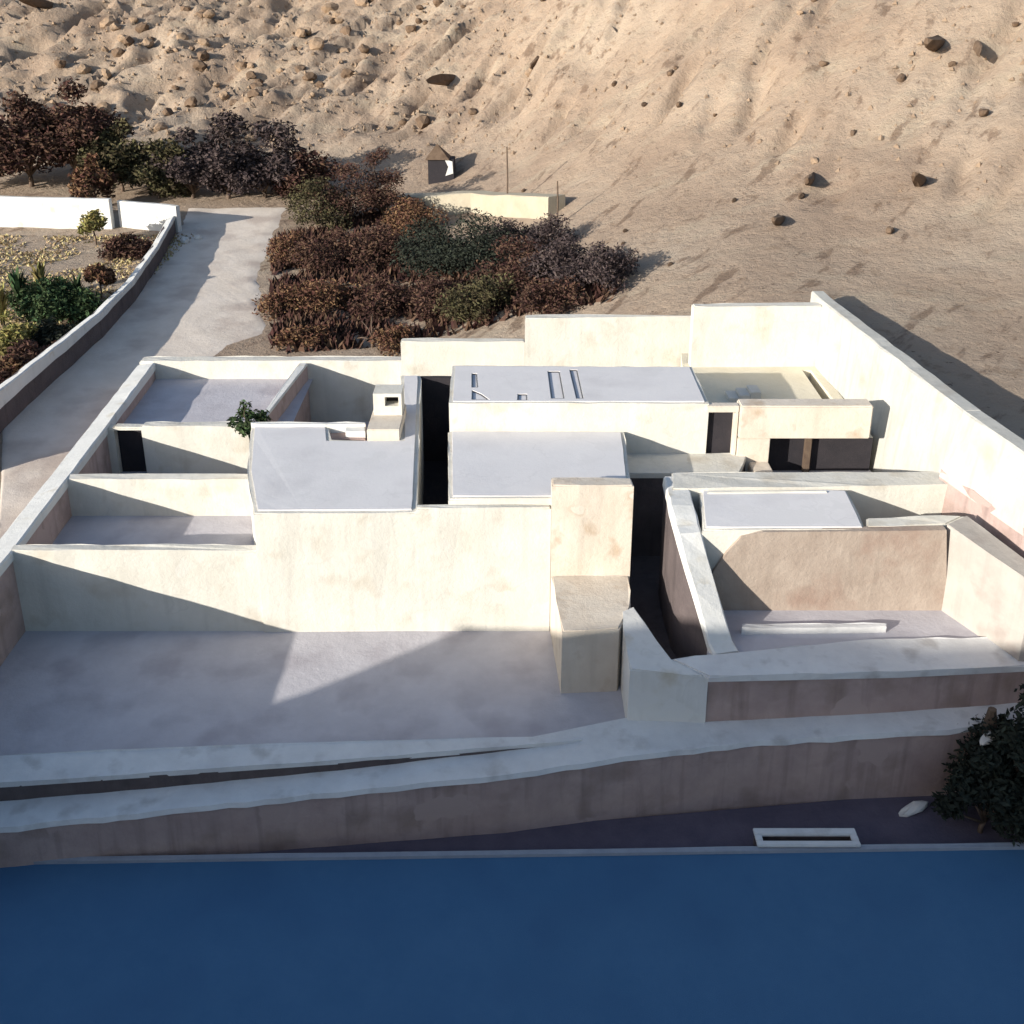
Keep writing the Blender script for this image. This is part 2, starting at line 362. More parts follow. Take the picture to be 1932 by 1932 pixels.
# beaten path between the curved wall and the palace
def path_sheet():
    L = [(-19.42, 35.49, 0.98), (-23.93, 45.61, 1.45), (-23.87, 53.78, 1.82), (-24.10, 63.85, 2.28), (-24.91, 72.95, 2.73), (-25.84, 81.11, 3.21), (-26.59, 84.78, 3.50)]
    Rr = [(-17.6, 30, 0), (-17.9, 38, 0), (-18.2, 46, 0), (-18.2, 50.0, 0), (-13.75, 56.54, 1.94), (-16.39, 68.13, 2.49), (-18.06, 84.97, 3.59)]
    V, F = [], []; n = 12; rows = []
    for k in range(6):
        for t in range(16):
            u = t / 16
            a = [L[k][i] + (L[k + 1][i] - L[k][i]) * u for i in range(2)]; b = [Rr[k][i] + (Rr[k + 1][i] - Rr[k][i]) * u for i in range(2)]
            rows.append((a, b))
    rows.append((L[6], Rr[6]))
    for a, b in rows:
        wob = noise.fractal(Vector((b[0] * .2, b[1] * .3, 9)), 1, 2, 3) * .5 if b[1] > 51 else 0
        for q in range(n + 1):
            x = a[0] + (b[0] + wob - a[0]) * q / n; y = a[1] + (b[1] - a[1]) * q / n
            V.append((x, y, gz(x, y) + (.04 if 0 < q < n else -.06)))
    for r in range(len(rows) - 1):
        for q in range(n): F.append((r * (n + 1) + q, r * (n + 1) + q + 1, (r + 1) * (n + 1) + q + 1, (r + 1) * (n + 1) + q))
    tag(link_mesh('path', V, F, 'path', smooth=True), kind='structure')
M['path'] = mat('pale_trodden_path', (.58, .50, .42), (.67, .59, .51), .5, bump=.4, bscale=3, stain=((.48, .40, .34), .35, .5, .66))
path_sheet()

# ================================================================ the mud-walled palace
# --- floors
sheet('yard_floor', [(-17.3, 22.8, 0), (-17.3, 31.2, 0), (1.3, 31.2, 0), (4.0, 30.5, 0), (5.6, 28.2, 0), (5.6, 25.9, 0), (0.5, 24.95, 0), (-8.5, 24.3, 0)], 'floor')
sheet('lower_court_floor', rect(-17.3, -8.6, 31.2, 37.0, 1.55), 'floor')
sheet('middle_court_floor', rect(-17.7, -9.6, 36.9, 42.0, .85), 'floor')
sheet('upper_court_floor', [(-18.0, 41.9, 2.3), (-9.8, 41.9, 2.3), (-9.9, 49.4, 2.3), (-18.1, 49.5, 2.3)], 'floor')
sheet('sunken_court_floor', rect(-10.6, -4.2, 38.0, 49.29, .0), 'floor')
sheet('alley_floor', rect(-4.2, -1.8, 31.2, 48.5, .5), 'dark_and_shade')  # alley shade put into the near-black floor colour
sheet('passage_floor', [(3.6, 27.0, .5), (6.4, 27.0, .5), (6.4, 35.4, .5), (3.6, 35.4, .5)], 'mud_and_shade')  # floor coloured dark to carry the passage shade
rw = [(4.20, 35.15, 3.97), (8.33, 35.15, 3.97), (9.0, 36.9, 3.97), (4.0, 36.9, 3.97)]
prism('raised_walk', rw, 0, 'plaster', jit=.01, thick=.2)['kind'] = 'structure'
prism('walk_retaining_face', [(x, y + .03, z - .19) for x, y, z in rw], -.4, 'mud_and_shade', jit=.01, bev=0)['kind'] = 'structure'  # dark colour of this face stands for shade in the passage

# --- outer wall on the left
T = [(-16.85, 19.2, 3.25), (-16.9, 21.6, 3.25), (-17.05, 31, 3.15), (-17.45, 38, 3.15), (-18.1, 49.3, 3.2)]
lw = thing('compound_wall', (-17.3, 36, 0), 'long compound wall on the left with a bright white top', 'wall')
wall_strip('wall', [(x, y, z - .3) for x, y, z in T], .78, -1.9, 'adobe', lw, step=.8)  # brown body has the inner face's shade put into its colour
wall_strip('pale_top', T, .9, 2.8, 'plaster_pale', lw, step=.8, tilt=.16)  # lit top put in as a strip of paler material
# --- stepped wall along the back
tag(prism('back_wall', rect(-18.45, -5.4, 49.3, 50.0, 3.25), -1, 'plaster'), 'low left stretch of the stepped cream back wall beside the path', 'wall')
tag(prism('back_wall', rect(-5.39, .62, 48.6, 49.1, 4.5), -1, 'plaster'), 'middle step of the cream back wall in front of the bushes', 'wall')
tag(prism('back_wall', [(0.59, 47.23, 6.10), (8.60, 47.64, 6.10), (8.75, 47.75, 6.1), (0.6, 47.85, 6.1)], -1, 'plaster'), 'third step of the cream back wall, right of the bushes', 'wall')
tag(prism('back_wall', [(8.1, 45.25, 7.28), (13.85, 45.35, 7.28), (13.9, 45.9, 7.28), (8.1, 45.75, 7.28)], -1, 'plaster'), 'highest right stretch of the cream back wall at the corner', 'wall')
# --- outer wall on the right: thick, battered inside face
PROF = [(46.9, 13.75, 14.35, 13.6), (40, 14.3, 14.95, 13.62), (36, 14.68, 15.35, 13.7), (32.4, 15.0, 15.65, 14.2), (28, 15.75, 16.4, 15.55), (24.9, 16.2, 16.9, 16.1)]
def right_wall(y_far, y_near, z0, z1, m, parent, top=True, name='wall'):
    vs, fs = [], []; n = max(3, int((y_far - y_near) / .8))
    for k in range(n + 1):
        y = y_far + (y_near - y_far) * k / n
        for a, b in zip(PROF, PROF[1:]):
            if b[0] <= y <= a[0]: t = (y - a[0]) / (b[0] - a[0]); xi, xo, xb = (a[i] + (b[i] - a[i]) * t for i in (1, 2, 3)); break
        def face(z): return xb + (xi - xb) * max(0, min(1, (z - 3.2) / 4.3))
        j = R.uniform(-.03, .03); jz = R.uniform(-.03, .03) if top else R.uniform(-.12, .12)
        vs += [(face(z0), y, z0), (face(z1) + j, y, z1 - .05 + jz), (face(z1) + .06, y, z1 + jz), (xo - .06, y, z1 + jz), (xo + j, y, z1 - .06 + jz), (xo + .1, y, z0)]
    for i in range(n):
        for k in range(6):
            k2 = (k + 1) % 6; fs.append((i * 6 + k, i * 6 + k2, i * 6 + 6 + k2, i * 6 + 6 + k))
    fs.append(tuple(range(6))); fs.append(tuple(len(vs) - 1 - k for k in range(6)))
    bm = bmesh.new(); bv = [bm.verts.new(v) for v in vs]
    for f in fs: bm.faces.new([bv[k] for k in f])
    return link_bm(name, bm, m, parent)
rw_ = thing('compound_wall', (14.8, 36, 3.4), 'tall whitewashed compound wall on the right with bare brown near end', 'wall')
right_wall(46.9, 32.6, -2, 7.5, 'plaster_darker', rw_)
right_wall(32.595, 24.9, -2, 5.4, 'adobe', rw_, False, 'bare_adobe_base')
right_wall(32.595, 24.9, 5.1, 7.5, 'plaster_darker', rw_, True, 'upper_wall')

# --- cross walls of the left courts
tag(prism('front_wall', rect(-16.75, -8.47, 31.0, 31.4, 3.15), -.4, 'plaster'), 'low left part of the cream wall facing the front yard', 'wall')
cw = thing('court_wall', (-13.5, 36.6, 0), 'cream cross wall between the lower and middle left courts', 'wall')
prism('wall', rect(-17.1, -9.4, 36.4, 36.85, 3.12), 0, 'plaster', cw)
cw2 = thing('court_wall', (-13.5, 41.7, 0), 'cream cross wall with a dark doorway in the left courts', 'wall')
D0, D1 = -16.95, -15.75
prism('wall', rect(D1, -11.2, 41.4, 41.9, 3.15), 0, 'plaster', cw2)
prism('wall', rect(-17.4, D0, 41.4, 41.9, 3.05), 0, 'plaster', cw2)
prism('lintel', rect(D0 - .01, D1 + .01, 41.42, 41.88, 3.08), 2.95, 'plaster', cw2)
box('doorway_panel', D0 + .02, D1 - .02, 41.75, 41.82, 0.85, 2.94, 'dark_and_shade', cw2, .01)  # near-black panel closing the doorway
dv = thing('court_wall', (-10.4, 45.5, 0), 'narrow pale-topped wall dividing the upper court from the sunken court', 'wall')
dp = [(-10.91, 41.69, 3.20), (-10.73, 41.69, 3.20), (-10.1, 49.2, 3.2), (-10.5, 49.2, 3.2)]
prism('wall', [(x, y, 3.08) for x, y, z in inset(dp, .02)], -.3, 'adobe', dv, bev=0)  # brown body colour stands for the shaded side of the divider
prism('pale_top', dp, 0, 'plaster_pale', dv, thick=.14, jit=.01)

# --- big left block
b1 = thing('adobe_building', (-6.5, 34.5, 0), 'large flat-roofed block left of the dark alley', 'building')
top = [(-8.47, 30.94, 4.55), (-3.13, 31.01, 4.55), (-4.00, 43.83, 4.55), (-4.92, 43.83, 4.55), (-4.22, 36.79, 4.55), (-6.91, 36.79, 4.55), (-7.19, 38.48, 4.55), (-10.28, 38.48, 4.55), (-9.41, 34.08, 4.55)]
prism('wall', top, -.4, 'plaster', b1)
prism('roof', [(x, y, z + .05) for x, y, z in inset(top, .16)], 0, 'roof', b1, jit=.006, bev=.02, thick=.1)
prism('stair_block', [(-7.01, 37.29, 4.35), (-5.62, 37.29, 4.35), (-5.84, 39.00, 4.35), (-7.28, 39.00, 4.35)], -.4, 'adobe', b1)
prism('step', [(-6.42, 37.53, 4.60), (-5.68, 37.53, 4.60), (-5.80, 38.41, 4.60), (-6.55, 38.41, 4.60)], 3.5, 'plaster_pale', b1, bev=.02)
prism('pale_top', [(-10.15, 37.97, 4.72), (-5.69, 37.97, 4.72), (-5.72, 38.18, 4.72), (-10.20, 38.18, 4.72)], 4.2, 'plaster_pale', b1, bev=.02)
# little two-step turret with a window
tr = thing('stair_turret', (-5.3, 38.5, 4.5), 'small cream turret with a square dark window above the sunken court', 'turret')
f0 = (-5.49, 36.79, 4.55); f1 = (-4.24, 36.79, 4.55)
box('lower_step', f0[0], f1[0], f0[1], f0[1] + 2.6, 0, 5.0, 'plaster_warm', tr)
xb0, xb1, yb = f0[0] + .1, f1[0] - .05, f0[1] + 1.4
bm = bmesh.new()
box_bm(bm, xb0, xb0 + .45, yb, yb + 1.0, 4.95, 5.9); box_bm(bm, xb1 - .12, xb1, yb, yb + 1.0, 4.95, 5.9)
box_bm(bm, xb0 + .45, xb1 - .12, yb, yb + 1.0, 4.95, 5.38); box_bm(bm, xb0 + .45, xb1 - .12, yb, yb + 1.0, 5.76, 5.9)
link_bm('wall', bm, 'plaster', tr)
box('window', xb0 + .452, xb1 - .122, yb + .55, yb + .62, 5.382, 5.758, 'dark_and_shade', tr, .0)

tag(prism('alley_wall', [(-4.15, 43.6, 4.5), (-2.3, 43.6, 4.5), (-2.3, 43.9, 4.5), (-4.15, 43.9, 4.5)], 0, 'dark_and_shade'), 'end wall coloured near-black as shade, closing the narrow alley between the grey roofs', 'wall')  # near-black colour paints the shade at the alley end
# --- front parapet closing the alley and the wall under the middle roof
tag(prism('front_wall', [(-3.14, 31.0, 4.72), (1.28, 31.0, 4.72), (1.28, 31.28, 4.72), (-3.14, 31.28, 4.72)], -.4, 'plaster'), 'cream yard wall in front of the middle roof, right of the largest block', 'wall')
# --- middle block
b2 = thing('adobe_building', (1, 34, 0), 'flat-roofed grey middle block right of the dark alley', 'building')
top = [(-2.09, 31.20, 4.90), (3.85, 31.20, 4.90), (4.25, 36.79, 4.90), (-2.41, 36.89, 4.90)]
top[0] = (top[0][0], 31.3, 4.9); top[1] = (3.95, 31.3, 4.9)
prism('wall', top, 0, 'plaster', b2)
prism('roof', [(x, y, z + .05) for x, y, z in inset(top, .14)], 0, 'roof', b2, jit=.006, bev=.02, thick=.1)
# --- back block with slots in its roof
b3 = thing('adobe_building', (2.5, 39, 0), 'long back block with slots in its grey flat roof', 'building')
z3 = 6.05
top = [(-2.36, 36.84, 6.05), (7.37, 36.84, 6.05), (7.39, 40.82, 6.05), (-2.46, 40.95, 6.05)]
def ph(*p): return list(p)
holes = [ph((-1.55, 38.42, 6.05), (-1.34, 38.42, 6.05), (-1.43, 39.95, 6.05), (-1.60, 39.95, 6.05)),
         ph((-1.50, 37.15, 6.05), (-0.88, 37.15, 6.05), (-1.18, 37.70, 6.05), (-1.53, 38.09, 6.05)),
         ph((0.22, 37.10, 6.05), (0.56, 37.10, 6.05), (0.55, 37.70, 6.05), (0.24, 37.70, 6.05)),
         ph((1.50, 37.26, 6.05), (1.97, 37.26, 6.05), (1.91, 40.20, 6.05), (1.46, 40.20, 6.05)),
         ph((2.45, 37.26, 6.05), (2.69, 37.26, 6.05), (2.63, 40.38, 6.05), (2.35, 40.38, 6.05))]
prism('wall', top, 0, 'plaster', b3, holes=holes, hole_z=4.7)
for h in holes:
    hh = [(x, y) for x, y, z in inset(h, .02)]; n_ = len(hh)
    link_mesh('roof_opening', [(x, y, 6.075) for x, y in hh] + [(x, y, 4.9) for x, y in hh], [(k, (k + 1) % n_, n_ + (k + 1) % n_, n_ + k) for k in range(n_)] + [tuple(range(n_, 2 * n_))], 'dark_and_shade', b3)  # near-black lining paints the shade inside the roof slots
rt = [(x, y, z + .035) for x, y, z in inset(top, .14)]
prism('roof', rt, 0, 'roof', b3, jit=.0, bev=0, holes=[[(x, y, z + .035) for x, y, z in inset(h, -.03)] for h in holes], hole_z=6.0, thick=.05, hole_floor=False)
# --- path behind, upper right court
sheet('back_lane_floor', [(-2.3, 40.9, 2.6), (7.35, 40.9, 2.6), (8.0, 48.2, 2.6), (-2.3, 48.9, 2.6)], 'floor_warm')
cf = prism('upper_terrace_floor', [(7.45, 37.4, 4.4), (13.9, 37.4, 4.4), (14.0, 47.2, 4.4), (8.0, 47.2, 4.4), (7.25, 40.95, 4.4)], 0, 'floor_warm', jit=.01, bev=0,
      holes=[[(13.0, 39.6, 4.4), (13.5, 39.6, 4.4), (13.5, 44.9, 4.4), (13.1, 44.9, 4.4)]], hole_z=3.3)
cf['kind'] = 'structure'
# --- doorway between back block and right block
dw = thing('gateway', (7.9, 36.8, 4), 'dark gateway between the back block and the niche wall', 'gateway')
box('lintel', 7.30, 8.52, 36.72, 37.1, 5.72, 5.98, 'plaster_warm', dw)
box('jamb', 8.36, 8.52, 36.74, 37.2, 3.9, 5.72, 'plaster_warm', dw)
box('doorway_panel', 7.46, 8.35, 37.05, 37.12, 3.9, 5.718, 'dark_and_shade', dw, .0)  # near-black panel filling the gateway
# --- right block with a recess under it
rb = thing('adobe_building', (11, 37, 3.4), 'peach wall block with a wide dark recess below it', 'building')
box('upper_wall', 8.54, 13.5, 36.6, 37.38, 4.70, 6.03, 'plaster_warm', rb, .05)
box('pier', 8.54, 9.75, 36.62, 37.36, 3.3, 4.698, 'plaster_warm', rb, .02)
box('recess_back', 9.752, 13.9, 37.39, 37.6, 2.9, 4.39, 'dark_and_shade', rb, 0)  # shade of the recess painted as a near-black back
box('recess_side', 9.0, 9.748, 35.7, 36.61, 3.0, 3.75, 'plaster_warm', rb, .04)
box('post', 11.25, 11.5, 37.1, 37.36, 3.0, 4.698, 'wood', rb, .03)
sheet('recess_floor', [(8.3, 33.2, 3.0), (14.6, 33.2, 3.0), (13.9, 37.7, 3.0), (8.3, 37.7, 3.0)], 'floor')
# small steps in the upper court
st = thing('stair', (9, 38.5, 4.4), 'short pale stair rising from the shaded corner of the upper court', 'stair')
p = (9.05, 41.08, 4.40)
for k in range(3): box('step', p[0] + .45 * k, p[0] + .45 * k + .44, p[1], p[1] + .9, 4.3, 4.55 + .13 * k, 'plaster', st, .008)
cap = (9.46, 46.21, 4.60)
# --- long top strip of the right-hand house and its roof
b4 = thing('adobe_building', (9, 31, 0), 'front right house with a small grey roof and a worn front corner', 'building')
back = [(5.31, 31.65, 5.10), (15.56, 32.17, 5.00), (16.10, 33.10, 5.00), (5.49, 32.90, 5.10)]
prism('back_parapet', back, 0, 'plaster', b4)
rf = [(5.96, 29.33, 4.85), (11.05, 29.33, 4.85), (11.19, 31.83, 4.95), (6.27, 31.83, 4.95)]
prism('wall', rf, 0, 'plaster', b4)
prism('roof', [(x, y, z + .05) for x, y, z in inset(rf, .10)], 0, 'roof', b4, jit=.006, bev=.02, thick=.1)
prism('roof_kerb', [(6.49, 31.50, 5.04), (10.42, 31.54, 5.04), (10.44, 31.61, 5.04), (6.51, 31.61, 5.04)], 4.8, 'plaster', b4, bev=.02)
prism('room_wall', [(11.10, 29.44, 4.90), (13.67, 29.61, 4.90), (14.46, 30.12, 4.95), (11.27, 30.00, 4.90)], 0, 'plaster', b4)
prism('room_wall', [(13.63, 29.49, 4.95), (14.95, 26.4, 4.72), (15.6, 26.4, 4.72), (14.48, 30.08, 4.95)], 0, 'mud_beige', b4, jit=.008, bev=.02)
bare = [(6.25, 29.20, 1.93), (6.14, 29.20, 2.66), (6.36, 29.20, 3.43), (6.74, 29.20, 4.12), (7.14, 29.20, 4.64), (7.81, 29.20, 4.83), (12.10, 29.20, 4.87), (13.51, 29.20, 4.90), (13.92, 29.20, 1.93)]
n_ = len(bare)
link_mesh('tan_wall_face', bare + [(x, y + .3, z) for x, y, z in bare], [tuple(range(n_))] + [(k, (k + 1) % n_, n_ + (k + 1) % n_, n_ + k) for k in range(n_)], 'adobe_tan', b4)  # tan sheet in front of the wall with a curved upper-left edge
# worn corner wall beside the passage: steps down towards the viewer
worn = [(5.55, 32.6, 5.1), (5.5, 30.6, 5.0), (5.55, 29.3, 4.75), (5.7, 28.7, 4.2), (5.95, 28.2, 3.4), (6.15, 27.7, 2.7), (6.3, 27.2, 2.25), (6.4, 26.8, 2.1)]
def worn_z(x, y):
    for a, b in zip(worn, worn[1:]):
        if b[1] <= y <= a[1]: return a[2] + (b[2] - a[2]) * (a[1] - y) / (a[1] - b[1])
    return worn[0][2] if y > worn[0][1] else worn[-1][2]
wall_strip('worn_shade_body', [(x, y, z - .12) for x, y, z in worn], .72, -.2, 'mud_and_shade', b4, jit=.03, step=.4)  # dark body: shade on the passage side put into the colour
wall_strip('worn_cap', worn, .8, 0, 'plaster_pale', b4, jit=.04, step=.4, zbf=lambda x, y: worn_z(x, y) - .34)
# --- front right room: floor, low front ledge
prism('room_floor', [(5.90, 26.84, 2.00), (15.82, 27.65, 2.00), (16.42, 29.30, 2.95), (6.1, 29.3, 2.0)][:2] + [(16.3, 29.3, 2.0), (6.0, 29.3, 2.0)], 0, 'floor', jit=.01)['kind'] = 'structure'
lb = thing('front_terrace', (10, 27, 0), 'brown-faced terrace below the front right room with a pale ledge on top', 'terrace')
fr = [(5.70, 25.72, 2.05), (11.32, 25.92, 2.05), (15.23, 26.22, 2.05), (15.81, 27.50, 2.12), (11.53, 27.50, 2.12), (4.67, 26.49, 2.10)]
prism('ledge', [(x, y, z + .02) for x, y, z in fr], 0, 'ledge', lb, thick=.22)
prism('wall', [(x, y + .05, z - .2) for x, y, z in fr], -.5, 'adobe', lb, bev=0)
prism('kerb', [(7.08, 27.86, 2.22), (11.55, 27.97, 2.22), (11.61, 28.18, 2.22), (7.13, 28.12, 2.22)], 1.9, 'ledge', lb, bev=.02)
# --- pale worn block at the foot of the passage
pb = [(3.43, 28.65, 2.35), (3.42, 25.93, 2.15), (5.69, 25.72, 2.03), (4.64, 26.46, 2.10), (3.85, 28.95, 2.35)]
tag(prism('buttress', pb, -.5, 'plaster_pale', jit=.015), 'pale bluish buttress between the yard and the front right terrace', 'buttress')
# --- pillar and the lower block before it
tag(prism('pillar', [(1.3, 30.85, 5.62), (3.93, 30.85, 5.62), (3.93, 31.45, 5.62), (1.3, 31.45, 5.62)], 0, 'plaster_warm'), 'tall peach pier standing higher than the yard wall beside the narrow passage', 'pillar')
tag(prism('low_block', [(1.52, 27.63, 2.30), (3.28, 27.74, 2.30), (3.76, 28.91, 2.30), (3.9, 30.84, 2.3), (1.32, 30.84, 2.3)], -.4, 'plaster_warm'), 'low peach block projecting into the yard below the pier', 'block')

# --- front edge: parapet, sloping ledge, outer retaining wall
pp = [(-19, 22.62, .55), (-13.37, 23.17, 0.50), (-4.78, 24.10, 0.45), (0.52, 24.82, 0.36), (2.05, 25.00, 0.34), (2.06, 25.16, 0.34), (0.52, 25.18, 0.36), (-8.53, 24.63, 0.50), (-14.34, 24.15, 0.55), (-19, 23.9, .6)]
par = thing('parapet', (-8, 24, -.2), 'pale-topped low parapet along the front edge of the yard', 'parapet')
prism('wall', [(x, y, z - .1) for x, y, z in pp], -1, 'mud_and_shade', par, bev=0)
prism('pale_top', [(x, y, z + .02) for x, y, z in pp], 0, 'ledge', par, jit=.02, thick=.16)
fw = thing('retaining_wall', (0, 23.6, -1.75), 'long purple-brown retaining wall above the road with a pale sloping ledge', 'wall')
out_ = [(-19, 21.5, -.16), (-13.52, 22.12, -0.10), (-10.07, 22.57, -0.05), (-6.24, 23.05, 0.05), (-0.13, 23.70, 0.25), (3.15, 24.30, 0.35), (7.17, 24.84, 0.45), (12.59, 25.16, 0.60), (16.6, 25.7, .75)]
in_ = [(-19, 22.7, -.14), (-14.09, 23.35, -0.10), (-10.42, 23.62, -0.05), (-6.48, 24.22, 0.05), (-0.14, 25.09, 0.25), (3.6, 26.1, .35), (7.0, 26.2, .45), (12.4, 26.7, .65), (16.6, 27.3, .8)]
def front():
    vs, fs = [], []
    O, I = [], []
    for (L_, D_) in ((out_, O), (in_, I)):
        for a, b in zip(L_, L_[1:]):
            for k in range(8): D_.append([a[i] + (b[i] - a[i]) * k / 8 for i in range(3)])
        D_.append(list(L_[-1]))
    V1, F1, V2, F2 = [], [], [], []
    for o, i in zip(O, I):
        j = R.uniform(-.015, .015); e = R.uniform(-.03, .03)
        V1 += [(o[0], o[1] + e, o[2] - .14 + j), (o[0], o[1] + .05 + e, o[2] + j * .5), (i[0], i[1], i[2])]
        V2 += [(o[0], o[1] + .03, -2.2), (o[0], o[1] + .06 + e * .5, o[2] - .10 + j), (o[0], o[1] + .7, o[2] - .08), (o[0], o[1] + .7, -2.2)]
    for k in range(len(O) - 1):
        for q in range(2): F1.append((k * 3 + q, k * 3 + 3 + q, k * 3 + 4 + q, k * 3 + 1 + q))
        for q in range(3): F2.append((k * 4 + q, k * 4 + 4 + q, k * 4 + 5 + q, k * 4 + 1 + q))
    link_mesh('ledge', V1, F1, 'ledge', fw); link_mesh('wall', V2, F2, 'adobe', fw)
front()

# ================================================================ walls beyond the path
cv = [(-22.78, 40.04, 1.18), (-23.28, 44.16, 1.39), (-23.26, 47.56, 1.53), (-23.08, 52.10, 1.74), (-22.90, 56.70, 1.95), (-23.11, 63.04, 2.25), (-23.97, 70.62, 2.60), (-24.91, 77.18, 2.96), (-25.40, 80.12, 3.14)]
def top_line(px_top):
    return px_top
CW = []
for (bx, by, bz), h in zip(cv, (2.1, 1.9, 1.75, 1.65, 1.5, 1.4, 1.35, 1.35, 1.3)):
    CW.append((bx - .4, by, gz(bx, by) + h))
gw = thing('garden_wall', (CW[4][0], CW[4][1], CW[4][2] - 2.1), 'curved garden wall coloured dark as shade, with a thin white top beside the path', 'wall')
wall_strip('wall', [(x, y, z - .08) for x, y, z in CW], .44, 0, 'mud_and_shade', gw, step=1.0, zbf=lambda x, y: gz(x, y) - .6)  # path-side shade painted into the dark wall colour
wall_strip('pale_top', CW, .5, 0, 'plaster_pale', gw, step=1.0, zbf=lambda x, y: gz(x, y) + 1.05, tilt=.1)  # pale strip paints the bright top edge of the wall
ww = [(-25.03, 78.27, 3.03), (-29.91, 79.74, 3.10)]
WL = [(x, y + .3, gz(x, y) + 2.0) for x, y, z in ww]
tag(wall_strip('garden_wall', WL, .5, 0, 'plaster_pale', step=1.0, zbf=lambda x, y: gz(x, y) - .6), 'short white wall section between the rust tree and the path corner', 'wall')
ww = [(-30.37, 79.19, 3.06), (-36.74, 79.79, 3.09), (-44.47, 80.66, 3.15)]
WL = [(x, y + .3, gz(x, y) + 2.3) for x, y, z in ww]
tag(wall_strip('garden_wall', WL, .5, 0, 'plaster_pale', step=1.0, zbf=lambda x, y: gz(x, y) - .6), 'long white wall section running out of the left edge of the picture', 'wall')

# ================================================================ plants
def leaves(centres, n, size, m, name='crown', parent=None, flat=1.0, lean=(0, 0)):
    """many leaf-sized faces spread through the volume of several clumps, denser near their skins"""
    V, F = [], []
    tot = sum(c[3] ** 2 for c in centres)
    for cx, cy, cz, r in centres:
        for _ in range(max(12, int(n * r * r / tot))):
            d = Vector((R.gauss(0, 1), R.gauss(0, 1), R.gauss(0, 1))).normalized()
            rr = r * (R.random() ** .45) * (1 + .35 * noise.noise(d * 2.3 + Vector((cx, cy, cz))))
            p = Vector((cx + d.x * rr, cy + d.y * rr, cz + d.z * rr * flat))
            a = Vector((R.gauss(0, 1), R.gauss(0, 1), R.gauss(0, .7))).normalized(); b = a.cross(Vector((R.gauss(0, 1), R.gauss(0, 1), R.gauss(0, 1)))).normalized()
            s = size * R.uniform(.5, 1.3); k = len(V)
            V += [p - a * s, p - b * s * .4, p + a * s * 1.1, p + b * s * .45]; F.append((k, k + 1, k + 2, k + 3))
    return link_mesh(name, V, F, m, parent)
def limbs(parent, base, centres, r0, h0, name='trunk', m='bark'):
    bm = bmesh.new(); base = Vector(base); fork = base + Vector((R.uniform(-.1, .1), R.uniform(-.1, .1), h0))
    tube_bm(bm, [base - Vector((0, 0, .3)), base.lerp(fork, .5) + Vector((R.uniform(-.08, .08), 0, 0)), fork], [r0, r0 * .8, r0 * .65])
    for c in centres[:9]:
        e = Vector(c[:3]); mid = fork.lerp(e, .5) + Vector((R.uniform(-.2, .2), R.uniform(-.2, .2), R.uniform(0, .25)))
        tube_bm(bm, [fork - Vector((0, 0, .05)), mid, e], [r0 * .5, r0 * .32, r0 * .12], 5)
    return link_bm(name, bm, m, parent, True)
def plant(name, x, y, w_, h, m, label, cat, group=None, n=1500, size=.2, clumps=9, z=None, trunk=.25, squash=.8, r0=None):
    """tapered trunk with limbs, each limb carrying a ragged leaf clump"""
    z = gz(x, y) if z is None else z
    t = thing(name, (x, y, z), label, cat, group); cs = []
    for k in range(clumps):
        a = math.tau * (k * .618 + R.random() * .2); q = math.sqrt((k + .5) / clumps)
        rr = w_ * R.uniform(.16, .27)
        hh = h * (trunk + (1 - trunk) * R.uniform(.12, .8 if q < .6 else .5))
        cs.append((x + math.cos(a) * q * w_ * .40, y + math.sin(a) * q * w_ * .40, z + hh, rr))
    cs.append((x + R.uniform(-.1, .1) * w_, y, z + h * .86, w_ * .15))
    limbs(t, (x, y, z), cs, r0 or max(.05, h * .03), h * trunk)
    leaves(cs, n, size, m, 'crown', t, squash)
    return t
def at_px(p): return p[0], p[1]
# wood at the foot of the hill, left
G1 = 'dark trees at the foot of the hill'
for p, w_, h, m, lab, n in (
    ((-41.45, 91.24, 4.15), 8.5, 8.2, 'leaf_brown', 'leftmost tall dark brown tree behind the long white wall', 3800),
    ((-37.52, 91.75, 4.24), 8.5, 9.2, 'leaf_brown', 'tallest dark brown tree behind the white wall, left of the mauve bushes', 4200),
    ((-33.07, 89.69, 3.98), 6.0, 6.2, 'leaf_olive', 'dark olive tree at the right side of the tall brown trees', 2600),
    ((-44.31, 90.45, 4.02), 6.0, 6.0, 'leaf_olive', 'olive tree cut by the left edge of the picture', 2400)):
    plant('dark_tree', p[0], p[1], w_, h, m, lab, 'tree', G1, n * 3, .22, 16, trunk=.12)
G2 = 'mauve bushes at the end of the path'
for p, w_, h, m, lab, n in (
    ((-29.47, 87.91, 3.79), 5.4, 3.6, 'leaf_olive', 'olive bush at the left end of the row behind the path', 2000),
    ((-26.56, 87.82, 3.81), 5.6, 4.4, 'leaf_violet', 'mauve bush second from the left behind the end of the path', 2200),
    ((-23.56, 87.67, 3.84), 5.8, 5.4, 'leaf_violet', 'tallest mauve bush, straight behind the end of the path', 2400),
    ((-20.54, 87.57, 3.86), 6.0, 4.8, 'leaf_violet', 'wide mauve bush at the right behind the end of the path', 2400),
    ((-17.47, 87.70, 3.92), 5.0, 2.8, 'leaf_brown', 'low brown bush at the right end of the row behind the path', 1600)):
    plant('bush', p[0], p[1], w_ * 1.1, h * 1.35, m, lab, 'bush', G2, n * 3, .2, 11, trunk=.08)
p = (-33.94, 85.32, 3.52); plant('small_tree', p[0], p[1], 4.0, 4.6, 'leaf_rust', 'rust-coloured small tree behind the gap in the white wall', 'tree', None, 2400, .2, 9, trunk=.15)
p = (-30.18, 75.33, 2.84); plant('small_tree', p[0], p[1], 2.2, 2.6, 'leaf_yellow', 'yellowish tree standing in front of the gap in the white wall', 'tree', None, 1500, .16, 8, trunk=.4)
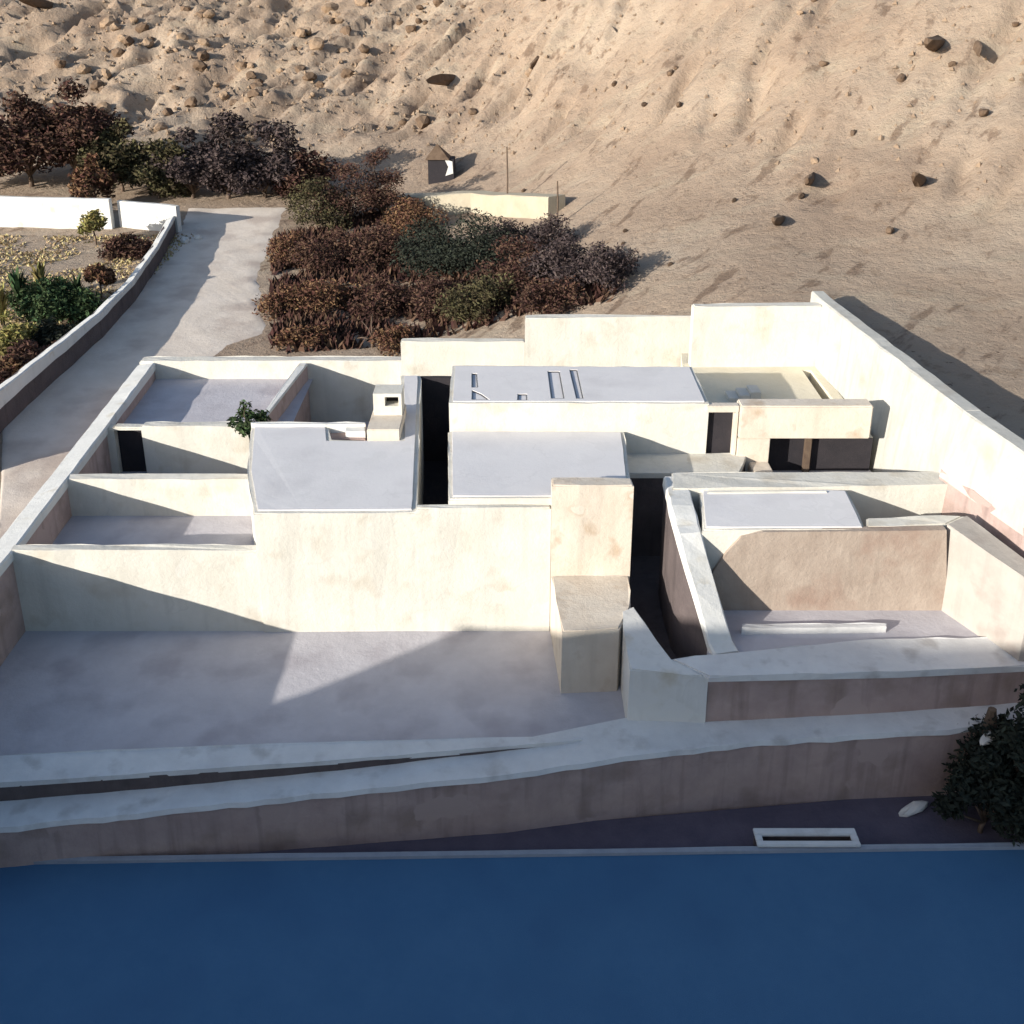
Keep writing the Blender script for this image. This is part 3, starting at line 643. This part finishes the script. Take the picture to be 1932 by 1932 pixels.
# thicket between the path and the palace
G3 = 'bushes in the thicket behind the palace'
for p, w_, h, m, lab, n in (
    ((-14.75, 79.27, 3.13), 4.2, 2.9, 'leaf_olive', 'olive bush at the top left of the thicket beside the path', 1500),
    ((-12.77, 80.91, 3.26), 4.4, 3.6, 'leaf_brown', 'dark brown bush in the upper row of the thicket, left of the pointed one', 1700),
    ((-9.89, 80.94, 3.34), 3.6, 4.6, 'leaf_brown', 'tall pointed dark bush at the top of the thicket', 1800),
    ((-7.37, 77.78, 3.14), 3.8, 1.9, 'leaf_rust', 'reddish bush right of the tall pointed bush', 1500),
    ((-14.90, 71.43, 2.66), 3.4, 1.5, 'leaf_rust', 'low rusty bush on the right edge of the path', 1000),
    ((-12.27, 69.86, 2.58), 4.4, 2.0, 'leaf_brown', 'low brown bush in the left middle of the thicket', 1500),
    ((-9.27, 70.41, 2.62), 4.6, 2.2, 'leaf_brown', 'low spreading brown bush in the middle of the thicket', 1700),
    ((-4.89, 67.21, 2.74), 5.4, 2.7, 'leaf_dark', 'left of two near-black bushes in the middle of the thicket', 1900),
    ((-2.25, 66.01, 3.24), 6.2, 3.0, 'leaf_dark', 'taller right one of two near-black bushes in the middle of the thicket', 2300),
    ((-0.03, 67.88, 4.00), 4.4, 1.5, 'leaf_violet', 'low mauve bush in the upper right of the thicket', 1500),
    ((2.18, 66.53, 4.68), 3.2, 1.6, 'leaf_violet', 'small mauve bush beside the leaning pole', 1000),
    ((0.60, 60.89, 3.81), 4.2, 2.2, 'leaf_brown', 'brown bush right of the near-black bushes', 1500),
    ((2.84, 58.19, 4.41), 4.0, 2.2, 'leaf_violet', 'mauve bush near the right end of the thicket', 1500),
    ((4.91, 56.07, 5.02), 3.6, 1.9, 'leaf_violet', 'rightmost mauve bush of the thicket on the bare slope', 1300),
    ((-13.50, 61.41, 2.16), 3.0, 1.1, 'leaf_rust', 'low rusty bush near the bend of the path', 900),
    ((-10.84, 61.85, 2.20), 3.6, 1.3, 'leaf_rust', 'low rusty bush above the left stretch of the back wall', 1200),
    ((-7.88, 61.36, 2.18), 3.8, 1.6, 'leaf_brown', 'low brown bush above the left stretch of the back wall', 1300),
    ((-4.58, 60.02, 2.43), 3.8, 1.8, 'leaf_brown', 'brown bush directly behind the middle step of the back wall', 1300),
    ((-1.68, 57.33, 2.94), 3.6, 1.8, 'leaf_olive', 'olive bush behind the middle step of the back wall', 1300),
    ((2.12, 54.90, 4.01), 3.2, 1.3, 'leaf_brown', 'brown bush peeping over the third step of the back wall', 1000),
    ((-11.51, 55.73, 1.91), 2.4, .8, 'leaf_rust', 'small rusty bush close behind the low back wall beside the path', 700),
    ((-6.45, 55.16, 1.95), 2.2, .9, 'leaf_rust', 'small rusty bush close behind the low back wall beside the dead stem', 700)):
    plant('bush', p[0], p[1], w_ * 1.3, h * 1.3, m, lab, 'bush', G3, int(n * 3.2), .115, 11, trunk=.08, squash=.75)
p = (-7.72, 55.30, 1.90); ds = thing('dead_shrub', (p[0], p[1], gz(p[0], p[1])), 'bare dark branching stem standing behind the low back wall', 'shrub')
limbs(ds, (p[0], p[1], gz(p[0], p[1])), [(p[0] + dx, p[1], gz(p[0], p[1]) + hz, .1) for dx, hz in ((-.5, 1.5), (.1, 1.9), (.5, 1.2), (-.8, .5), (.9, .5))], .12, .5, 'stem')
# litter and low scrub under the thicket: nobody could count it
def scrub():
    V, F = [], []
    reg = [(-17.68, 76.86, 2.95), (-10.38, 83.47, 3.55), (5.49, 57.77, 5.31), (5.66, 53.22, 5.11), (0.99, 55.95, 3.69), (-6.04, 55.45, 2.00), (-13.13, 54.32, 1.84)]
    xs = [q[0] for q in reg]; ys = [q[1] for q in reg]
    def inside(x, y):
        c = False
        for a, b in zip(reg, reg[1:] + reg[:1]):
            if (a[1] > y) != (b[1] > y) and x < (b[0] - a[0]) * (y - a[1]) / (b[1] - a[1]) + a[0]: c = not c
        return c
    k = 0
    while k < 16000:
        x, y = R.uniform(min(xs), max(xs)), R.uniform(min(ys), max(ys))
        if not inside(x, y) or noise.noise(Vector((x, y, 0)) * .45) < -.12 + R.uniform(-.2, .2): k += .2; continue
        k += 1
        z = gz(x, y); h = R.uniform(.1, .75); a = R.uniform(0, 6.28); s = R.uniform(.1, .25); i = len(V)
        lx, ly = R.uniform(-.3, .5), R.uniform(-.2, .3)
        V += [(x - math.cos(a) * s, y - math.sin(a) * s, z - .02), (x + math.cos(a) * s, y + math.sin(a) * s, z - .02), (x + lx, y + ly, z + h)]; F.append((i, i + 1, i + 2))
    return tag(link_mesh('low_scrub', V, F, 'leaf_brown'), 'rust-brown low scrub and litter under the bushes behind the palace', 'scrub', None, 'stuff')
scrub()

# garden at the left
G4 = 'plants in the walled garden'
for p, w_, h, m, lab, n, tr_ in (
    ((-26.84, 60.01, 2.10), 5.0, 2.3, 'leaf_green', 'large dark green bush in the middle of the walled garden', 4200, .08),
    ((-29.00, 61.41, 2.16), 3.4, 1.8, 'leaf_green', 'smaller green bush left of the dark green one in the walled garden', 1000, .12),
    ((-27.23, 72.95, 2.73), 3.8, 1.3, 'leaf_brown', 'low dark bush in the corner under the white wall', 1600, .12),
    ((-25.59, 63.36, 2.26), 1.9, 2.3, 'leaf_rust', 'thin rusty tree with a reddish trunk in the walled garden', 1500, .4),
    ((-27.19, 54.54, 1.86), 2.6, 2.4, 'leaf_yellow', 'bright yellow-green shrub at the left edge of the picture', 800, .1),
    ((-25.63, 55.89, 1.91), 3.4, 1.3, 'leaf_dark', 'near-black bush against the garden side of the curved wall', 1300, .1),
    ((-25.68, 50.43, 1.67), 3.0, 1.3, 'leaf_rust', 'low rusty bush against the lower part of the curved wall', 1200, .1),
    ((-26.48, 49.24, 1.61), 3.0, 1.4, 'leaf_brown', 'low brown bush beside the rusty one at the left edge', 1100, .1),
    ((-25.49, 52.54, 1.76), 3.0, 1.3, 'leaf_brown', 'brown bush between the rusty bush and the curved wall', 800, .1)):
    plant('garden_plant', p[0], p[1], w_, h, m, lab, 'plant', G4, n * 2, .15, 9, trunk=tr_)
def blades(x, y, h, n, m, lab, spread):
    z = gz(x, y); t = thing('garden_plant', (x, y, z), lab, 'plant', G4); V, F = [], []
    for k in range(n):
        a = R.uniform(0, 6.28); hh = h * R.uniform(.55, 1.0); sp_ = spread * R.uniform(.3, 1.0); wd = R.uniform(.09, .16); d = Vector((math.cos(a), math.sin(a), 0)); c = Vector((-d.y, d.x, 0)); i = len(V)
        for q, ww in ((0, .5), (.4, 1.0), (.75, .8), (1.0, .05)):
            p = Vector((x, y, z)) + d * sp_ * q * q + Vector((0, 0, hh * (q * 1.25 - .32 * q * q)))
            V += [p - c * wd * ww, p + c * wd * ww]
        F += [(i + 2 * q, i + 2 * q + 1, i + 2 * q + 3, i + 2 * q + 2) for q in range(3)]
    link_mesh('blade_cluster', V, F, m, t)
    bm = bmesh.new(); tube_bm(bm, [(x, y, z - .2), (x, y, z + h * .25)], [.12, .08], 6); link_bm('stalk', bm, 'bark', t, True)
for p, h, n, m, lab, sp_ in (((-29.49, 60.93, 2.15), 3.0, 46, 'leaf_green', 'upright long-leaved green plant left of the large dark green bush', .9), ((-29.35, 63.85, 2.28), 2.6, 40, 'leaf_yellow', 'upright yellowish long-leaved plant behind the large dark green bush', .8),
        ((-29.24, 58.06, 2.01), 3.0, 50, 'leaf_yellow', 'upright yellowish long-leaved plant at the left edge of the garden', .9), ((-26.54, 62.38, 2.21), 2.2, 36, 'leaf_green', 'upright green plant just right of the large dark green bush', .7),
        ((-27.11, 55.35, 1.88), 1.6, 34, 'leaf_green', 'low green long-leaved plant among the rusty bushes near the left edge', .7)):
    blades(p[0], p[1], h, n, m, lab, sp_)
def grass(px, n, seed_r):
    V, F = [], []
    xs = [q[0] for q in px]; ys = [q[1] for q in px]
    for _ in range(n):
        x, y = R.uniform(min(xs), max(xs)), R.uniform(min(ys), max(ys))
        if noise.noise(Vector((x, y, 4)) * .35) < -.22 + R.uniform(-.25, .25): continue
        z = gz(x, y); a = R.uniform(0, 6.28); s = R.uniform(.08, .16); i = len(V); h = R.uniform(.06, .2)
        V += [(x - math.cos(a) * s, y - math.sin(a) * s, z - .03), (x + math.cos(a) * s, y + math.sin(a) * s, z - .03), (x + R.uniform(-.2, .2), y + R.uniform(-.2, .2), z + h)]; F.append((i, i + 1, i + 2))
    return V, F
V, F = grass([(-38.23, 77.67, 2.97), (-29.48, 76.96, 2.93), (-36.06, 63.85, 2.28), (-23.75, 58.22, 2.02)], 9000, 3)
tag(link_mesh('dry_grass', V, F, 'straw'), 'dry yellow grass in patches on the garden ground', 'grass', None, 'stuff')

# plant growing in the left court, tuft on the right wall end, tree in the lower right corner
p = (-11.24, 40.96, 3.15)
plant('small_tree', p[0], p[1] + .6, 1.9, 2.0, 'leaf_green', 'dark green little tree at the corner of the large flat-roofed block', 'tree', None, 900, .12, 7, z=2.3, trunk=.3)
def tuft(name, x, y, z, h, n, lab, spread=.45):
    V, F = [], []
    for _ in range(n):
        a = R.uniform(0, 6.28); s = R.uniform(.02, .05); i = len(V); q = R.uniform(0, spread * .5); dx, dy = math.cos(a) * q, math.sin(a) * q
        hh = h * R.uniform(.4, 1); L_ = R.uniform(.2, 1) * spread
        V += [(x + dx - s, y + dy, z), (x + dx + s, y + dy, z), (x + dx + math.cos(a) * L_ * .5 + s * .6, y + dy + math.sin(a) * L_ * .5, z + hh * .6), (x + dx + math.cos(a) * L_, y + dy + math.sin(a) * L_, z + hh)]; F.append((i, i + 1, i + 2, i + 3))
    return tag(link_mesh(name, V, F, 'straw'), lab, 'plant')
p = (15.86, 32.53, 5.00); tuft('reed_tuft', p[0], p[1] + .2, 4.9, 1.0, 90, 'dry straw reeds sprouting where the house parapet meets the right wall')
p = (15.93, 29.75, 4.60); 
fx, fy = 14.6, 23.9
G5 = 'dark trees in the lower right corner'
plant('dark_tree', 14.6, 24.2, 3.8, 4.6, 'leaf_dark', 'tallest near-black tree at the lower right corner, overlapping the wall ledge', 'tree', G5, 6500, .13, 14, z=-1.75, trunk=.15)
plant('dark_tree', 13.3, 23.75, 2.5, 2.9, 'leaf_dark', 'lower near-black bush left of the corner tree, by the pale slab', 'bush', G5, 3600, .12, 9, z=-1.75, trunk=.12)
plant('dark_tree', 15.4, 23.5, 2.7, 3.2, 'leaf_dark', 'near-black bush in front of the corner tree at the right edge', 'bush', G5, 4200, .12, 9, z=-1.75, trunk=.12)
p = (13.56, 25.55, 1.00)
sp = thing('tree_stump', (13.75, 25.0, .6), 'dark broken post standing on the ledge behind the corner tree', 'stump')
bm = bmesh.new(); tube_bm(bm, [(13.75, 25.15, .3), (13.78, 25.15, .8), (13.76, 25.15, 1.35)], [.24, .2, .12], 8); link_bm('stem', bm, 'wood', sp)

# ================================================================ rocks
def rock_mesh(seed, m):
    bm = bmesh.new(); bmesh.ops.create_icosphere(bm, subdivisions=2, radius=1)
    o_ = Vector((seed * 7.3, seed * 1.7, 0))
    for v in bm.verts:
        k = 1 + .42 * noise.noise(v.co * 1.1 + o_) + .2 * noise.noise(v.co * 2.7 + o_)
        v.co = Vector((v.co.x * k, v.co.y * k * .8, v.co.z * k * .72))
    for f in bm.faces: f.smooth = False
    me = bpy.data.meshes.new('boulder'); bm.to_mesh(me); bm.free(); me.materials.append(M[m]); return me
ROCKS = [rock_mesh(k, 'rock') for k in range(6)]; DARK = [rock_mesh(k + 10, 'rock_dark') for k in range(4)]; PALE = [rock_mesh(k + 20, 'rock_pale') for k in range(2)]
def rock(name, x, y, s, me, label, group=None, z=None, sc_=(1, 1, 1), cat='boulder', rz=None):
    o = bpy.data.objects.new(name, me); col.objects.link(o)
    o.location = (x, y, (gz(x, y) if z is None else z) + s * .3 * sc_[2]); o.scale = (s * sc_[0], s * sc_[1], s * sc_[2]); o.rotation_euler = (R.uniform(-.3, .3), R.uniform(-.3, .3), R.uniform(0, 6.28) if rz is None else rz)
    return tag(o, label, cat, group)
GB = 'boulders lying on the hillside'
named = [((-6.25, 106.27, 10.81), 1.9, 'long dark boulder high on the slope above the hut'), ((2.27, 102.31, 13.96), 1.2, 'dark boulder high up right of the long one above the hut'),
 ((8.44, 89.90, 13.48), .8, 'left of two round dark boulders side by side high on the slope'), ((12.21, 84.36, 13.90), .9, 'right of two round dark boulders side by side high on the slope'),
 ((17.98, 63.89, 9.42), 1.2, 'dark boulder with a long slanting shade, halfway up the right slope'), ((17.17, 62.51, 8.83), .7, 'small dark boulder just below the one with the slanting shade'),
 ((15.26, 59.67, 7.92), 1.1, 'dark boulder lowest in the slanting line on the right slope'), ((21.41, 67.47, 11.94), .7, 'dark boulder at the top end of the slanting line on the right slope'),
 ((27.69, 72.15, 16.61), 1.7, 'dark slab near the top right corner'), ((29.75, 70.52, 16.80), 1.1, 'dark slab right of the larger slab near the top right corner'),
 ((25.18, 70.77, 14.88), 1.0, 'olive-dark boulder below the two slabs in the upper right'), ((23.28, 60.45, 10.05), 1.3, 'broad brown boulder at the right middle of the slope'),
 ((20.27, 55.93, 8.16), .8, 'brown boulder alone above the black shade of the right wall'), ((12.18, 79.24, 11.81), .8, 'flat brown boulder in the middle of the upper slope'),
 ((10.03, 82.25, 11.47), .7, 'narrow brown boulder in the middle of the upper slope'), ((14.47, 77.03, 12.33), .5, 'small brown boulder right of the flat one on the upper slope'),
 ((0.89, 80.73, 5.68), .55, 'dark stone just right of the pale terrace by the tall pole'), ((1.95, 77.53, 5.66), .4, 'small dark stone between the two poles'),
 ((7.01, 64.40, 6.28), .5, 'dark stone above the right end of the thicket'), ((8.69, 56.51, 6.25), .45, 'brown stone on the bare slope right of the thicket'),
 ((6.65, 62.27, 5.99), .4, 'small stone just below the dark one above the thicket'), ((13.52, 64.06, 8.26), .55, 'brown stone alone on the smooth middle slope'),
 ((28.11, 64.55, 13.42), 1.0, 'brown slab at the right edge of the upper slope'), ((-53.79, 126.95, 16.75), 2.0, 'large brown rock in the top left corner'), ((-48.76, 127.32, 17.02), 1.6, 'brown rock right of the large one in the top left corner')]
for p, s, lab in named: rock('boulder', p[0], p[1], s * (.62 if s > 1 else .45), R.choice(DARK), lab, GB, sc_=(2.5, .45, .7) if s > 1 else (1.1, .8, .9), rz=math.radians(R.uniform(55, 75)))
GC = 'brown rocks strewn over the rubbly left slope'
taken = 0; tries = 0
while taken < 170 and tries < 6000:
    tries += 1
    x, y = R.uniform(-48, 6), R.uniform(99, 150)
    if R.random() > 1.1 - sstep(-28, 4, x + .25 * (y - 115)): continue
    if noise.noise(Vector((x, y, 2)) * .13) < -.15: continue
    taken += 1
    rock('rock', x, y, R.uniform(.28, .85) * (1.0 if y < 125 else 1.25), R.choice(ROCKS[:3] + DARK), 'brown rock among many on the rubbly upper left slope', GC, cat='rock')
GD = 'small stones dotted over the smooth right slope'
for _ in range(70):
    x = R.uniform(8, 52); y = foot(x) + R.uniform(3, 70)
    if y < 48: continue
    rock('stone', x, y, R.uniform(.15, .42), R.choice(ROCKS + DARK), 'small brown stone dotted on the smooth right slope', GD, cat='stone')
def scree():
    V, F = [], []; k = 0
    base = [(1, 0, 0), (0, 1, 0), (-1, 0, 0), (0, -1, 0), (.1, .1, .9)]
    while k < 6500:
        x, y = R.uniform(-60, 60), R.uniform(55, 165)
        if y < foot(x) + 2 or R.random() > 1.15 - .9 * sstep(-22, 18, x): continue
        k += 1; z = gz(x, y); s = R.uniform(.08, .3); a = R.uniform(0, 6.28); i = len(V)
        for bx, by, bz in base:
            V.append((x + s * (bx * math.cos(a) - by * math.sin(a)) * R.uniform(.7, 1.2), y + s * (bx * math.sin(a) + by * math.cos(a)) * R.uniform(.7, 1.2), z - .05 + bz * s * R.uniform(.7, 1.4)))
        F += [(i, i + 1, i + 4), (i + 1, i + 2, i + 4), (i + 2, i + 3, i + 4), (i + 3, i, i + 4)]
    tag(link_mesh('scree', V, F, 'rock'), 'loose brown scree scattered all over the hill', 'scree', None, 'stuff')
scree()
rock('stone', *at_px((-23.85, 75.83, 2.88)), .42, PALE[0], 'larger left one of two white stones on the shaded path', 'white stones on the path', cat='stone')
rock('stone', *at_px((-23.11, 76.64, 2.93)), .32, PALE[1], 'smaller right one of two white stones on the shaded path', 'white stones on the path', cat='stone')
p = (11.69, 24.75, -1.40); rock('stone_slab', p[0], p[1] - .2, .42, PALE[0], 'pale slab lying at the foot of the retaining wall by the dark bush', None, -1.75, (1.1, .6, .45), 'slab', .3)
p = (13.38, 24.94, 0.20); rock('stone', 13.55, 24.75, .26, PALE[1], 'small white stone on the ledge edge behind the corner tree', None, .62, (1.4, .8, .6), 'stone')

# ================================================================ hut, terrace strip and poles on the foot of the hill
hx, hy = at_px((-5.93, 88.95, 4.89)); hz = gz(hx, hy)
hut = thing('hut', (hx, hy, hz), 'small dark hut with pointed roof and pale side at the hill foot', 'hut')
bm = bmesh.new(); box_bm(bm, hx - 1.1, hx + 1.1, hy, hy + 2, hz - .4, hz + 1.9, .03); link_bm('wall', bm, 'dark_and_shade', hut)
link_mesh('roof', [(hx - 1.3, hy - .2, hz + 1.9), (hx + .7, hy - .2, hz + 1.9), (hx - .35, hy + .9, hz + 3.1), (hx - 1.3, hy + 2.2, hz + 1.9), (hx + .7, hy + 2.2, hz + 1.9)], [(0, 1, 2), (1, 4, 2), (4, 3, 2), (3, 0, 2), (0, 3, 4, 1)], 'rock_dark', hut)
link_mesh('pale_panel', [(hx + .35, hy - .04, hz + .55), (hx + 1.0, hy - .04, hz + .75), (hx + .95, hy - .04, hz + 1.75), (hx + .3, hy - .04, hz + 1.95), (hx + .6, hy - .04, hz + 1.3)], [(0, 1, 2, 3, 4)], 'plaster_pale', hut)
tp = [(-8.94, 83.89, 3.68), (-2.70, 81.11, 4.38), (3.11, 73.21, 5.62)]
tag(wall_strip('terrace_wall', [(x, y, gz(x, y) + 1.2) for x, y, z in tp], 1.6, 0, 'bank', step=1.5, jit=.12, zbf=lambda x, y: gz(x, y) - .8), 'low yellowish terrace bank below the hut', 'bank')
for k, (p, h, lab) in enumerate((((-0.36, 78.39, 4.82), 4.6, 'thin taller pole standing on the slope right of the hut'), ((3.05, 70.65, 5.33), 3.0, 'thin shorter pole standing above the mauve bushes'))):
    z = gz(p[0], p[1]); t = thing('pole', (p[0], p[1], z), lab, 'pole')
    bm = bmesh.new(); tube_bm(bm, [(p[0], p[1], z - .3), (p[0] + .03, p[1], z + h * .5), (p[0] - .02, p[1], z + h)], [.07, .06, .05], 6); link_bm('post', bm, 'wood', t)

# ================================================================ open box standing in for a vehicle, at the foot of the wall
def vehicle_stand_in(x0, x1, y0, y1, z0, z1):
    t = thing('vehicle_stand_in', ((x0 + x1) / 2, (y0 + y1) / 2, z0), 'long pale-rimmed open box with a dark inside, standing in for a vehicle on the verge', 'vehicle_stand_in')
    bm = bmesh.new()
    box_bm(bm, x0, x1, y0, y0 + .12, z0, z1 - .1); box_bm(bm, x0, x1, y1 - .12, y1, z0, z1 - .1)
    box_bm(bm, x0, x0 + .12, y0 + .121, y1 - .121, z0, z1 - .1); box_bm(bm, x1 - .12, x1, y0 + .121, y1 - .121, z0, z1 - .1)
    link_bm('wall', bm, 'mud_and_shade', t)
    bm = bmesh.new()
    box_bm(bm, x0 - .04, x1 + .04, y1 - .2, y1 + .04, z1 - .099, z1, .02); box_bm(bm, x0 - .04, x1 + .04, y0 - .04, y0 + .13, z1 - .099, z1, .02)
    box_bm(bm, x0 - .04, x0 + .15, y0 + .131, y1 - .201, z1 - .099, z1, .02); box_bm(bm, x1 - .15, x1 + .04, y0 + .131, y1 - .201, z1 - .099, z1, .02)
    link_bm('rim', bm, 'ledge', t)
    link_mesh('bed', [(x0 + .1, y0 + .1, z1 - .35), (x1 - .1, y0 + .1, z1 - .35), (x1 - .1, y1 - .1, z1 - .35), (x0 + .1, y1 - .1, z1 - .35)], [(0, 1, 2, 3)], 'dark_and_shade', t)
    t.location.z += 0
vehicle_stand_in(6.75, 9.5, 22.75, 23.3, -1.76, -1.22)
